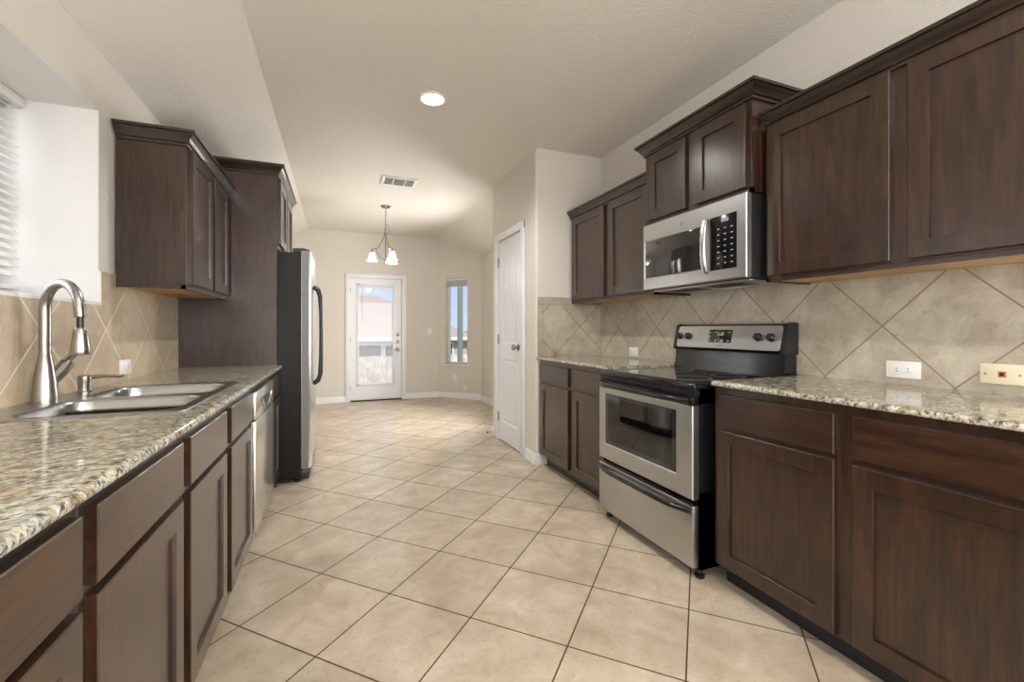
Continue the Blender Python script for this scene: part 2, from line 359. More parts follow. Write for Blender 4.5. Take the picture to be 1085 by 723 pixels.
MB().box(2.312, 2.318, 4.95, 6.05, .65, 2.02).build('window_pane', GLASS, wo)
st(w.build('wall_nook', WALL), 'beige side wall of the dining nook', 'wall')
w = MB(); w.box(-1.45, -.75, YB - .14, YB, 0, 2.9); w.box(2.15, 2.4, YB - .14, YB, 0, 2.9); w.box(-.75, 2.15, YB - .14, YB, 0, .35); w.box(-.75, 2.15, YB - .14, YB, 2.45, 2.9)
st(w.build('wall_back', WALL), 'beige wall behind the camera', 'wall')
f = MB()  # unseen back window, added to let in soft light from behind
for x0, x1, z0, z1 in ((-.75, -.69, .35, 2.45), (2.09, 2.15, .35, 2.45), (-.69, 2.09, .35, .41), (-.69, 2.09, 2.39, 2.45), (.67, .73, .41, 2.39)): f.box(x0, x1, YB - .11, YB - .03, z0, z1, .004)
fo = st(f.build('added_window_3', WHITE), 'wide unseen window added behind the camera for soft light', 'window')
MB().box(-.69, 2.09, YB - .074, YB - .068, .41, 2.39).build('window_pane', GLASS, fo)

# baseboards
BP = [(0, 0), (.014, 0), (.014, .07), (.009, .082), (.008, .092), (0, .095)]
st(MB().sweep([(XL, 4.7), (XL, YF), (.107, YF)], BP).build('baseboard_left', WHITE), 'white baseboard left of the glazed door', 'baseboard')
st(MB().sweep([(1.061, YF), (A.x, A.y), (B.x, B.y), (B.x, PY1), (PX, PY1), (PX, 4.53)], BP).build('baseboard_far', WHITE), 'white baseboard along the dining nook', 'baseboard')
st(MB().sweep([(PX, 3.70), (PX, PY0), (1.70, PY0)], BP).build('baseboard_pantry', WHITE), 'white baseboard wrapping the pantry corner', 'baseboard')

# tiled backsplashes
CL, CR = .915, .944
b = MB(); b.box(XL, XL + .01, .35, WY0, CL, 1.455); b.box(XL, XL + .01, WY0, WY1, CL, WZ0); b.box(XL, XL + .01, WY1, 3.69, CL, 1.455)
st(b.build('trim_2', TILE_L), 'tan diagonal backsplash tiles behind the sink', 'backsplash')
b = MB(); b.box(-1.40, XL + .012, WY1 - .014, WY1 - .004, WZ0 + .01, 1.455, .002); b.box(-1.40, XL + .012, WY0 + .004, WY0 + .014, WZ0 + .01, 1.455, .002)
b.box(-1.40, XL + .012, WY0, WY1, WZ0 - .006, WZ0 + .01, .002)
st(b.build('trim_3', REVEAL), 'pale stone sill and low side pieces of the window recess', 'trim')
st(MB().box(XR - .01, XR, .30, PY0, CR, 1.50).build('trim_4', TILE_R), 'tan diagonal backsplash tiles behind the range', 'backsplash')
b = MB(); b2 = MB(); b.box(1.663, XR - .01, PY0 - .01, PY0, CR, 1.404); b2.box(PX + .012, 1.66, PY0 - .01, PY0, CR, 1.16, .001, 1); b2.box(PX + .012, 1.66, PY0 - .01, PY0, 1.163, 1.404, .001, 1); b2.box(PX + .012, 1.66, PY0 - .01, PY0, 1.407, 1.467, .001, 1)
for k in range(2): b2.box(1.663 + k * .303, min(1.663 + k * .303 + .30, XR - .01), PY0 - .01, PY0, 1.407, 1.467)
st(b2.build('trim_6', TILE_P), 'narrow border tiles edging the pantry end wall backsplash', 'backsplash')
st(MB().box(PX + .014, XR - .01, PY0 - .006, PY0, CR, 1.465).build('trim_7', GROUT), 'grout bed behind the pantry end wall tiles', 'backsplash')
st(b.build('trim_5', TILE_E), 'tan tiles with a narrow border on the pantry end wall', 'backsplash')

# ------------------------------------------------------------------ windows and doors
f = MB()
for y0, y1, z0, z1 in ((WY0, WY0 + .05, WZ0, WZ1), (WY1 - .05, WY1, WZ0, WZ1), (WY0, WY1, WZ0, WZ0 + .05), (WY0, WY1, WZ1 - .05, WZ1), (WY0, WY1, 1.74, 1.78)): f.box(-1.44, -1.39, y0 + .004, y1 - .004, z0 + .004, z1 - .004, .003)
wo = st(f.build('window_1', WHITE), 'kitchen window over the sink', 'window')
MB().box(-1.417, -1.411, WY0 + .05, WY1 - .05, WZ0 + .05, WZ1 - .05).build('window_pane', GLASS, wo)
t = empty('window_blind', (-1.33, 2.09, 2.15), 'white slatted blind over the sink window at the left edge', 'blind')
MB().box(-1.355, -1.30, WY0 + .02, WY1 - .02, 2.165, 2.207, .004).build('headrail', WHITEP, t)
b = MB()
z = 2.15
while z > 1.40:
    b.add(MB().box(-.024, .024, WY0 + .025, WY1 - .04, -.0012, .0012).bm, Matrix.Translation((-1.328, 0, z)) @ Matrix.Rotation(R(38), 4, 'Y')); z -= .038
b.build('slats', BLIND, t)
MB().box(-1.35, -1.306, WY0 + .025, WY1 - .04, 1.355, 1.375, .004).build('bottom_rail', WHITEP, t)
b = MB()
for yy in (WY0 + .15, 2.09, WY1 - .17): b.tube([(-1.304, yy, 2.17), (-1.304, yy, 1.36)], .0015, 6)
b.build('ladder_cord', WHITEP, t)

f = MB(AW)
for x0, x1, z0, z1 in ((wa0, wa0 + .03, .588, 2.067), (wa1 - .03, wa1, .588, 2.067), (wa0 + .03, wa1 - .03, .588, .62), (wa0 + .03, wa1 - .03, 2.03, 2.067)): f.box(x0, x1, -.11, -.06, z0, z1, .003)
wo = st(f.build('window_2', WHITE), 'narrow window in the angled nook wall', 'window')
MB(AW).box(wa0 + .03, wa1 - .03, -.088, -.083, .62, 2.03).build('window_pane', GLASS, wo)
MB(AW).box(wa0 - .05, wa1 + .05, -.06, .035, .560, .588, .005).build('window_sill', WHITE, wo)
t = empty('raised_blind', tuple(AW @ Vector(((wa0 + wa1) / 2, -.03, 2.02))), 'short white blind pulled up at the narrow nook window', 'blind')
MB(AW).box(wa0 + .006, wa1 - .006, -.055, -.012, 2.03, 2.062, .003).build('headrail', WHITEP, t)
b = MB(AW)
for k in range(12): b.box(wa0 + .008, wa1 - .008, -.056, -.01, 1.925 + k * .0086, 1.9275 + k * .0086)
b.build('slats', BLIND, t)

# far glazed door
d = empty('door_1', (.583, YF, 0), 'white exterior door with full glass and inner blind', 'door', kind='structure')
ML = FR((DX1, YF, 0), (0, -1, 0))     # local X runs towards -x
W_ = DX1 - DX0
cs = MB(); prof = [(0, 0), (.072, 0), (.072, .012), (.055, .017), (.012, .014), (0, .009)]
cs.box(DX0 - .055, DX0 + .015, YF - .017, YF, 0, 2.10, .004); cs.box(DX1 - .015, DX1 + .052, YF - .017, YF, 0, 2.10, .004); cs.box(DX0 - .055, DX1 + .052, YF - .0175, YF, 2.035, 2.102, .004)
cs.box(DX0, DX0 + .018, YF, YF + .13, 0, 2.04); cs.box(DX1 - .018, DX1, YF, YF + .13, 0, 2.04); cs.box(DX0, DX1, YF, YF + .13, 2.03, 2.05)
cs.build('door_casing', WHITE, d)
LX0, LX1, LZ0, LZ1 = .284, .875, .26, 1.938
lf = MB(); y0, y1 = YF + .012, YF + .056; e0, e1 = DX0 + .02, DX1 - .02
lf.box(e0, LX0, y0, y1, .022, 2.028); lf.box(LX1, e1, y0, y1, .022, 2.028); lf.box(LX0, LX1, y0, y1, .022, LZ0); lf.box(LX0, LX1, y0, y1, LZ1, 2.028)
leaf = lf.build('door_leaf', WHITE, d)
lf = MB()
for x0, x1, z0, z1 in ((LX0 - .012, LX0 + .028, LZ0 - .012, LZ1 + .012), (LX1 - .028, LX1 + .012, LZ0 - .012, LZ1 + .012), (LX0, LX1, LZ0 - .012, LZ0 + .028), (LX0, LX1, LZ1 - .028, LZ1 + .012)):
    lf.box(x0, x1, YF - .002, YF + .066, z0, z1, .006)
lf.build('glass_frame', WHITE, leaf)
b = MB(); b.box(LX0 + .02, LX1 - .02, y0 + .006, y0 + .010, LZ0 + .02, LZ1 - .02); b.box(LX0 + .02, LX1 - .02, y1 - .01, y1 - .006, LZ0 + .02, LZ1 - .02)
b.build('glass_pane', GLASS, leaf)
b = MB(); z = LZ0 + .04
while z < LZ1 - .05:
    b.add(MB().box(LX0 + .03, LX1 - .03, -.006, .006, -.0009, .0009).bm, Matrix.Translation((0, (y0 + y1) / 2, z)) @ Matrix.Rotation(R(14), 4, 'X')); z += .0135
b.box(LX0 + .03, LX1 - .03, y0 + .014, y0 + .028, LZ1 - .055, LZ1 - .03); b.box(LX0 + .03, LX1 - .03, y0 + .014, y0 + .028, LZ0 + .025, LZ0 + .042)
b.build('inner_blind', BLIND, leaf)
MB().tube([(LX0 + .075, YF - .004, LZ1 - .03), (LX0 + .075, YF - .004, 1.33)], .0028, 6).build('tilt_wand', INKDK, leaf)
MB().box(e0, e1, YF - .02, YF + .13, 0, .021, .003).build('threshold', simple('bronze_threshold', (.05, .04, .03), .4, .6), d)
for zz in (1.095, .975):
    MB(FR((e1 - .062, y0, zz), (0, -1, 0))).lathe([(.028, 0), (.028, .006), (.022, .012), (.0, .014)], M=Matrix.Rotation(R(-90), 4, 'X')).build('deadbolt', SATIN, leaf)
MB(FR((e1 - .062, y0, .845), (0, -1, 0))).lathe([(.031, 0), (.03, .006), (.012, .012), (.012, .03), (.026, .036), (.03, .05), (.024, .062), (0, .066)], M=Matrix.Rotation(R(-90), 4, 'X')).build('door_knob', SATIN, leaf)
for zz in (.22, 1.02, 1.83):
    MB().box(e0 - .008, e0 + .004, YF - .006, YF + .012, zz - .045, zz + .045, .003).build('hinge', SATIN, d)

# pantry door (faces -x)
d = empty('door_2', (PX, 4.13, 0), 'white two-panel arched pantry door standing closed', 'door', kind='structure')
cs = MB()
cs.box(PX - .017, PX, 3.715, 3.795, 0, 2.195, .004); cs.box(PX - .017, PX, 4.455, 4.53, 0, 2.195, .004); cs.box(PX - .0175, PX, 3.715, 4.53, 2.125, 2.197, .004)
cs.box(PX, PX + .1, 3.78, 3.815, 0, 2.135); cs.box(PX, PX + .1, 4.44, 4.47, 0, 2.135); cs.box(PX, PX + .1, 3.78, 4.47, 2.125, 2.15)
cs.build('door_casing', WHITE, d)
LM = RX(PX + .046, 3.82, .012); lw, lh = .615, 2.108
def arch(i, z0, z1, rise, n=12):
    pts = [(.11 + i, z0 + i), (lw - .11 - i, z0 + i)]
    for k in range(n + 1):
        f_ = k / n; x = lw - .11 - i - (lw - .22 - 2 * i) * f_
        pts.append((x, z1 - i - rise + rise * math.sin(math.pi * f_)))
    return pts
lf = MB(LM); tb = bmesh.new(); T = .038
outs = [(0, 0), (lw, 0), (lw, lh), (0, lh)]
loops = [outs, arch(0, 1.03, 1.98, .13), arch(0, .20, .86, .0)]
edges = []
for lp in loops:
    vs = [tb.verts.new((x, T, zz)) for x, zz in lp]
    edges += [tb.edges.new((vs[k], vs[(k + 1) % len(vs)])) for k in range(len(vs))]
bmesh.ops.triangle_fill(tb, edges=edges, use_beauty=True)
bmesh.ops.recalc_face_normals(tb, faces=tb.faces[:]); lf.add(tb)
lf.rings([[(x, 0, zz) for x, zz in outs], [(x, T, zz) for x, zz in outs]], True, False)
for z0, z1, rise in ((1.03, 1.98, .13), (.20, .86, 0)):
    lf.rings([[(x, yy, zz) for x, zz in arch(i, z0, z1, rise)] for i, yy in ((0, T), (.012, T - .008), (.02, T - .008), (.035, T - .001))], False, False)
    # planked raised field
    a_ = arch(.035, z0, z1, rise); x0, x1 = .145, lw - .145; np_ = 5; pw = (x1 - x0) / np_
    def top(x):
        if not rise: return z1 - .035
        f_ = (x1 - x) / (x1 - x0); return z1 - .035 - rise + rise * math.sin(math.pi * max(0, min(1, f_)))
    for k in range(np_):
        xa, xb = x0 + k * pw, x0 + (k + 1) * pw; xs = [xa + (xb - xa) * q / 4 for q in range(5)]
        tp = [(x, top(x)) for x in xs[::-1]]
        lf.prism([(xa, z0 + .035), (xb, z0 + .035)] + tp, T - .02, T - .004, 'y')
        xc = [xa + .004, xb - .004]; xs = [xc[0] + (xc[1] - xc[0]) * q / 4 for q in range(5)]
        lf.prism([(xc[0], z0 + .035), (xc[1], z0 + .035)] + [(x, top(x)) for x in xs[::-1]], T - .01, T - .001, 'y')
leaf = lf.build('door_leaf', WHITE, d)
kb = MB(RX(PX + .008, 3.89, 1.01)); kb.lathe([(.032, 0), (.031, .008), (.013, .014), (.012, .034), (.025, .04), (.031, .054), (.026, .066), (0, .072)], M=Matrix.Rotation(R(-90), 4, 'X'))
kb.build('door_knob', SATIN, leaf)
for zz in (.25, 1.08, 1.90): MB().box(PX - .008, PX + .012, 4.436, 4.447, zz - .05, zz + .05, .003).build('hinge', SATIN, d)

# ------------------------------------------------------------------ cabinets
CROWN = [(0, 0), (.012, 0), (.012, .012), (.02, .016), (.024, .026), (.036, .044), (.044, .052), (.044, .058), (.054, .060), (.054, .074), (0, .074)]
def wood_doors(t, mk, x, spans, z0, z1, name='door', mat=None, rail=.062):
    for y0, y1 in spans:
        M = mk(x, y0, z0) if mk is RX else mk(x, y1, z0)
        MB().panel(M, y1 - y0, z1 - z0, .02, rail).build(name, mat or WOOD, t)
def base_cab(label, side, xf, y0, y1, ztop, doors, drawers, dz, xback, toe_m=None, cat='cabinet', ends=None):
    s = -1 if side == 'R' else 1
    t = empty('base_cabinet', ((xf + xback) / 2, (y0 + y1) / 2, 0), label, cat)
    fx = xf - s * .02; toe = fx - s * .07
    c_ = MB(); q = sorted((fx, fx - s * .02)); c_.box(*q, y0, y1, .10, ztop, .0015, 1)
    q = sorted((fx - s * .02, xback)); c_.box(*q, y0, y0 + .016, .10, ztop); c_.box(*q, y1 - .016, y1, .10, ztop); c_.box(*q, y0 + .016, y1 - .016, .10, .118)
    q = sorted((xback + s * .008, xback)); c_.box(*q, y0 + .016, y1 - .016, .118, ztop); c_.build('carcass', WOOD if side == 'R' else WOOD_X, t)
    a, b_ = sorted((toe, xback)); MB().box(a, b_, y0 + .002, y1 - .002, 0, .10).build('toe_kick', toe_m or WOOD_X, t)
    mk = RX if side == 'R' else LX
    wood_doors(t, mk, fx, doors, dz[0], dz[1]); wood_doors(t, mk, fx, drawers, dz[2], dz[3], 'drawer_front', WOOD_H, 0)
    return t
DZR = (.098 + .012, .723, .744, .885); DZL = (.10, .693, .714, .858)
BLTOE = simple('black_toe_kick', (.01, .01, .011), .5)
base_cab('dark wood base cabinet nearest on the right, beneath the granite with the almond plate', 'R', 1.61, .38, 1.545, CR - .022, [(.44, .951), (1.009, 1.516)], [(.44, .951), (1.009, 1.516)], DZR, XR - .012, BLTOE)
base_cab('dark wood base cabinet between the range and the pantry wall', 'R', 1.61, 2.405, PY0 - .015, CR - .022, [(2.43, 2.858), (2.92, 3.42)], [(2.43, 2.858), (2.92, 3.42)], DZR, XR - .012)
XF = -.41
base_cab('dark wood base cabinet at the near left edge of the picture', 'L', XF, .44, 1.0, CL - .03, [(.50, .975)], [(.50, .975)], DZL, XL + .012)
base_cab('dark wood two-door cabinet below the sink', 'L', XF, 1.002, 2.06, CL - .03, [(1.026, 1.503), (1.566, 2.024)], [(1.026, 1.503), (1.566, 2.024)], DZL, XL + .012)
base_cab('dark wood base cabinet touching the near side of the dishwasher', 'L', XF, 2.062, 2.60, CL - .03, [(2.10, 2.57)], [(2.10, 2.57)], DZL, XL + .012)
base_cab('narrow dark wood base cabinet between dishwasher and refrigerator', 'L', XF, 3.275, 3.69, CL - .03, [(3.30, 3.675)], [(3.30, 3.675)], DZL, XL + .012)

def upper_cab(label, side, xf, y0, y1, z0, z1, doors, dz, xback, crown_path, name='upper_cabinet', under=True):
    s = -1 if side == 'R' else 1
    t = empty(name, ((xf + xback) / 2, (y0 + y1) / 2, z0), label, 'cabinet')
    a, b_ = sorted((xf, xback)); c_ = MB(); c_.box(a, b_, y0, y1, z0 + .018, z1)
    q = sorted((xf, xf - s * .02)); c_.box(*q, y0, y1, z0, z0 + .02); c_.box(a, b_, y0, y0 + .016, z0, z0 + .02); c_.box(a, b_, y1 - .016, y1, z0, z0 + .02)
    c_.build('carcass', WOOD, t)
    if under:
        q = sorted((xf - s * .021, xback)); MB().box(*q, y0 + .017, y1 - .017, z0 + .006, z0 + .017).build('underside_panel', MAPLE, t)
    wood_doors(t, RX if side == 'R' else LX, xf, doors, *dz)
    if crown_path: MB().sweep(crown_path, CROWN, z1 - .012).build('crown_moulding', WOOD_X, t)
    return t
UF, UZ0, UZ1 = 1.95, 1.412, 2.17
# paths run so that outward is to the right of travel
upper_cab('dark wood wall cabinet nearest on the right, above the almond wall plate', 'R', UF, .38, 1.535, UZ0, UZ1, [(.44, .954), (1.010, 1.515)], (1.440, 2.160), XR - .011, [(UF, 1.535), (UF, .38)][::1] if False else [(UF, 1.535), (UF, .38)][::-1] if False else [(UF, 1.535), (UF, .38)])
upper_cab('dark wood wall cabinet in the corner by the pantry wall', 'R', UF, 2.345, PY0 - .012, UZ0, UZ1, [(2.40, 2.864), (2.925, 3.43)], (1.440, 2.160), XR - .011, [(UF, PY0 - .012), (UF, 2.345)])
MF = 1.87
upper_cab('raised dark wood cabinet directly above the microwave', 'R', MF, 1.548, 2.338, 1.856, 2.318, [(1.574, 1.908), (1.973, 2.30)], (1.880, 2.296), XR - .002, [(XR - .02, 2.338), (MF, 2.338), (MF, 1.548), (XR - .02, 1.548)], under=False)
upper_cab('dark wood wall cabinet left of the window recess beside the sink, at left', 'L', -.75, 2.77, 3.685, 1.395, 2.155, [(2.825, 3.235), (3.275, 3.65)], (1.425, 2.145), XL + .012, [(XL + .012, 2.77), (-.75, 2.77), (-.75, 3.685)])['label'] = 'dark wood wall cabinet hanging at left between window recess and tall refrigerator panel'
t = upper_cab('dark wood two-door cabinet above the refrigerator', 'L', -.43, 3.715, 4.66, 1.80, 2.345, [(3.75, 4.165), (4.205, 4.63)], (1.83, 2.325), XL + .003, [(XL + .003, 3.69), (-.43, 3.69), (-.43, 4.682)], name='refrigerator_cabinet', under=False)
tag(MB().box(XL + .003, -.431, 3.691, 3.714, 0, 2.333, .001, 1).build('tall_partition', WOOD), 'tall dark wood panel standing between left worktop and refrigerator', 'partition')
tag(MB().box(XL + .003, -.45, 4.661, 4.681, 0, 2.333, .001, 1).build('tall_partition', WOOD), 'tall dark wood panel on the far side of the refrigerator', 'partition')

# ------------------------------------------------------------------ granite worktops
def nose(mb, x_edge, s, z0, z1, y0, y1):      # rounded front strip, s = outward sign
    h = z1 - z0; r = h * .48; poly = [(x_edge - s * .06, z0), (x_edge - s * .06, z1)]
    ar = [(x_edge - s * r + s * r * math.cos(R(a)), (z0 + z1) / 2 + h / 2 * math.sin(R(a))) for a in range(90, -91, -15)]
    mb.prism(poly + ar, y0, y1, 'y'); return mb
SX0, SX1, SY0, SY1 = -1.036, -.465, 1.70, 2.57
g = MB(); nose(g, -.395, 1, CL - .03, CL, .42, 3.688)
g.box(XL + .011, -.455, .42, SY0 + .02, CL - .03, CL); g.box(XL + .011, -.455, SY1 - .02, 3.688, CL - .03, CL)
g.box(XL + .011, SX0 + .02, SY0 + .02, SY1 - .02, CL - .03, CL); g.box(SX1 - .02, -.455, SY0 + .02, SY1 - .02, CL - .03, CL)
tag(g.build('worktop', GRAN), 'long speckled granite worktop holding the sink', 'worktop')
g = MB(); nose(g, 1.592, -1, CR - .022, CR, .36, 1.535); g.box(1.652, XR - .011, .36, 1.545, CR - .022, CR)
g.prism([(1.652, 1.53), (1.652, 1.545), (1.62, 1.545), (1.603, 1.535), (1.60, 1.53)], CR - .022, CR, 'z')
tag(g.build('worktop', GRAN), 'speckled granite worktop nearest on the right, below the almond plate', 'worktop')
g = MB(); nose(g, 1.592, -1, CR - .022, CR, 2.40, PY0 - .011); g.box(1.652, XR - .011, 2.40, PY0 - .011, CR - .022, CR)
tag(g.build('worktop', GRAN), 'speckled granite worktop in the corner beyond the range', 'worktop')

# ------------------------------------------------------------------ sink
t = empty('sink', ((SX0 + SX1) / 2, (SY0 + SY1) / 2, CL), 'stainless steel double bowl sink set in the granite', 'sink')
bowls = [(-.925, -.50, 1.735, 2.105), (-.925, -.50, 2.15, 2.53)]
tb = bmesh.new(); edges = []
for lp in [rrect(SX0, SX1, SY0, SY1, .03, CL + .004)] + [rrect(*q, .07, CL + .004) for q in bowls]:
    vs = [tb.verts.new(p) for p in lp]; edges += [tb.edges.new((vs[k], vs[(k + 1) % len(vs)])) for k in range(len(vs))]
bmesh.ops.triangle_fill(tb, edges=edges, use_beauty=True); bmesh.ops.recalc_face_normals(tb, faces=tb.faces[:])
s_ = MB(); s_.add(tb)
s_.rings([rrect(SX0, SX1, SY0, SY1, .03, CL + .004), rrect(SX0 - .004, SX1 + .004, SY0 - .004, SY1 + .004, .032, CL + .0005)], False, False)
s_.build('rim', SINKM, t)
for q in bowls:
    s_ = MB(); rs = []
    for i, z in ((0, .004), (.004, .002), (.008, -.006), (.012, -.04), (.018, -.14), (.03, -.165), (.055, -.178), (.1, -.182)):
        rs.append(rrect(q[0] + i, q[1] - i, q[2] + i, q[3] - i, max(.07 - i * .2, .03), CL + z))
    s_.rings(rs, False, True); bo = s_.build('bowl', SINKM, t, 60)
    MB().lathe([(.045, .001), (.043, .004), (.03, .004), (.025, .001), (0, .001)], ((q[0] + q[1]) / 2, (q[2] + q[3]) / 2, CL - .182)).build('drain', CHROME, bo)

# faucet
FX, FY, FZ = -.992, 2.10, CL + .004
t = empty('faucet', (FX, FY, FZ), 'brushed nickel gooseneck pull-down faucet behind the sink', 'faucet')
MB().lathe([(.036, 0), (.036, .01), (.035, .03), (.031, .08), (.024, .13), (.0182, .165), (.0168, .175), (0, .175)], (FX, FY, FZ), 28).build('body', NICKEL, t)
dx, dy = math.cos(R(-38)), math.sin(R(-38))
ra = .092; zt = FZ + .335
pts = [(0, FZ + .17), (0, FZ + .25), (0, zt)] + [(ra - ra * math.cos(R(a)), zt + ra * math.sin(R(a))) for a in range(15, 181, 15)] + [(2 * ra + .004, zt - .03)]
MB().tube([(FX + dx * r, FY + dy * r, z) for r, z in pts], [.0165] * 3 + [.016] * (len(pts) - 3), 18).build('spout', NICKEL, t)
ex, ey = FX + dx * (2 * ra + .005), FY + dy * (2 * ra + .005)
MB().lathe([(.010, -.075), (.010, -.03)], (ex, ey, zt)).build('hose_collar', BLACKP, t)
MB().lathe([(0, -.162), (.026, -.162), (.028, -.157), (.0265, -.135), (.0225, -.10), (.019, -.072), (.016, -.068), (0, -.068)], (ex, ey, zt), 24).build('spray_head', NICKEL, t)
hd = Vector((.45, .89, 0)).normalized()
h0 = Vector((FX, FY, FZ + .075))
MB().tube([h0 + hd * .02, h0 + hd * .055 + Vector((0, 0, .035)), h0 + hd * .075 + Vector((0, 0, .062))], [.021, .023, .021], 18).build('handle_hub', NICKEL, t)
p0 = h0 + hd * .07 + Vector((0, 0, .06))
MB().tube([p0 - hd * .012, p0 + hd * .012 + Vector((0, 0, .018)), p0 + hd * .042 + Vector((0, 0, .05)), p0 + hd * .07 + Vector((0, 0, .082)), p0 + hd * .078 + Vector((0, 0, .092))], [.021, .024, .025, .022, .012], 14, flat=(-.6, .3, .74)).build('lever', NICKEL, t)
# soap dispenser
t = empty('soap_dispenser', (-.975, 2.325, CL + .004), 'small brushed nickel soap pump beside the faucet', 'soap dispenser')
MB().lathe([(.026, 0), (.026, .006), (.021, .01), (.021, .045), (.022, .05), (.022, .068), (.016, .074), (0, .074)], (-.975, 2.325, CL + .004)).build('body', NICKEL, t)
MB().tube([(-.975, 2.325, CL + .066), (-.93, 2.365, CL + .068), (-.89, 2.40, CL + .062), (-.878, 2.41, CL + .064)], [.009, .0075, .006, .005], 10).build('nozzle', NICKEL, t)

# ------------------------------------------------------------------ dishwasher
t = empty('dishwasher', (-.72, 2.935, 0), 'stainless dishwasher under the left worktop', 'dishwasher')
MB().box(-1.0, -.432, 2.606, 3.27, .10, .872).build('tub_case', BLACKM, t)
MB().box(-.430, -.402, 2.612, 3.264, .115, .700, .004).build('door_panel', STEEL_V, t)
cp = MB().box(-.430, -.402, 2.612, 3.264, .706, .852, .004).build('control_panel', STEEL_V, t)
h = MB()
ar = [(2.938 + .15 * math.cos(R(a)), .80 + .062 * math.sin(R(a)) * 1.0) for a in range(180, 361, 15)]
h.tube([(-.398, y, z) for y, z in ar], .008, 10); h.build('handle_lip', CHROME, cp)
MB().prism([(2.80, .80)] + [(2.938 + .138 * math.cos(R(a)), .80 + .052 * math.sin(R(a))) for a in range(180, 361, 15)], -.4022, -.4005, 'x').build('handle_recess', DARK, cp)
MB().box(-1.0, -.47, 2.61, 3.266, 0, .10).build('toe_kick', BLACKP, t)

# ------------------------------------------------------------------ refrigerator
t = empty('refrigerator', (-.62, 4.17, 0), 'black and stainless side-by-side refrigerator', 'refrigerator')
FY0, FY1 = 3.735, 4.635
MB().box(-1.0, -.275, FY0, FY1, .03, 1.775, .006).build('case', BLACKM, t)
for y0, y1, hy in ((FY0 + .003, 4.117, 4.085), (4.123, FY1 - .003, 4.155)):
    dm = MB(); poly = [(-.268, y0), (-.222, y0), (-.212, y0 + .006), (-.203, y0 + .05), (-.198, (y0 + y1) / 2), (-.203, y1 - .05), (-.212, y1 - .006), (-.222, y1), (-.268, y1)]
    dm.prism(poly, .105, 1.79, 'z'); do = dm.build('door', STEEL_V, t, 50)
    for yy in (y0 - .0004, y1 + .0004): MB().box(-.267, -.2215, yy - .0006, yy + .0006, .106, 1.789).build('door_edge', GREYP, do)
    MB().box(-.275, -.268, y0 + .004, y1 - .004, .11, 1.785).build('gasket', DARK, do)
    pts = [(-.20, hy, .72), (-.165, hy, .745), (-.148, hy, .80), (-.142, hy, .95), (-.140, hy, 1.14), (-.142, hy, 1.33), (-.148, hy, 1.46), (-.165, hy, 1.52), (-.20, hy, 1.545)]
    MB().tube(pts, [.018, .020, .018, .016, .016, .016, .018, .020, .018], 12).build('handle', BLACKP, do)
g = MB(); g.box(-.30, -.215, FY0 + .01, FY1 - .01, .02, .095, .006)
for k in range(5): g.box(-.217, -.212, FY0 + .05, FY1 - .05, .035 + k * .012, .040 + k * .012)
g.build('base_grille', BLACKP, t)
for yy in (FY0 + .04, FY1 - .04):
    MB().prism([(-.33, 1.776), (-.21, 1.792), (-.21, 1.80), (-.25, 1.812), (-.33, 1.808)], yy - .03, yy + .03, 'y').build('hinge_cover', BLACKP, t)
    MB().lathe([(.018, 0), (.022, .004), (.022, .014), (.01, .02), (.01, .032)], (-.30, yy, 0), 14).build('foot', BLACKP, t)

# ------------------------------------------------------------------ range
RY0, RY1 = 1.580, 2.380
RF = 1.535
t = empty('range', (1.89, 1.98, 0), 'freestanding stainless and black electric range', 'range')
bd = MB(); bd.box(1.578, 2.235, RY0, RY0 + .02, .05, .897); bd.box(1.578, 2.235, RY1 - .02, RY1, .05, .897); bd.box(2.20, 2.235, RY0, RY1, .05, .897)
bd.box(1.578, 2.235, RY0, RY1, .05, .41); bd.box(1.578, 2.235, RY0, RY1, .83, .897); bd.build('body', BLACK, t)
cv = MB(); cv.box(1.62, 2.15, RY0 + .07, RY0 + .08, .42, .80); cv.box(1.62, 2.15, RY1 - .08, RY1 - .07, .42, .80); cv.box(2.14, 2.15, RY0 + .07, RY1 - .07, .42, .80); cv.box(1.62, 2.15, RY0 + .07, RY1 - .07, .41, .42)
cv.build('oven_cavity', ENAMEL, t)
rk = MB()
for zz in (.56, .66):
    for k in range(18): rk.tube([(1.63, RY0 + .09 + k * .0365, zz), (2.12, RY0 + .09 + k * .0365, zz)], .0025, 6)
    for xx in (1.63, 1.88, 2.12): rk.tube([(xx, RY0 + .085, zz - .004), (xx, RY1 - .085, zz - .004)], .003, 6)
rk.build('oven_rack', CHROME, t)
ct = MB(); ct.box(RF + .002, 2.14, RY0 - .002, RY1 + .002, .897, .926, .008, 3); ct.build('cooktop', BLACK, t)
gl = MB().box(RF + .035, 2.11, RY0 + .02, RY1 - .02, .925, .929, .0015, 1).build('cooktop_glass', COOKG, t)
for x, y, r in ((1.70, 1.78, .11), (1.70, 2.19, .085), (1.97, 1.78, .085), (1.97, 2.19, .11)):
    MB().lathe([(r, 0), (r, .0004), (r - .003, .0004), (r - .003, 0)], (x, y, .929), 40, caps=False).build('burner_ring', INKDK, gl)
# front vent band
fb = MB(); fb.box(RF + .012, 1.58, RY0 + .004, RY1 - .004, .862, .897, .003)
for k in range(14): fb.box(RF + .008, RF + .013, RY0 + .06 + k * .05, RY0 + .095 + k * .05, .873, .882, .001, 1)
fb.build('vent_band', BLACKM, t)
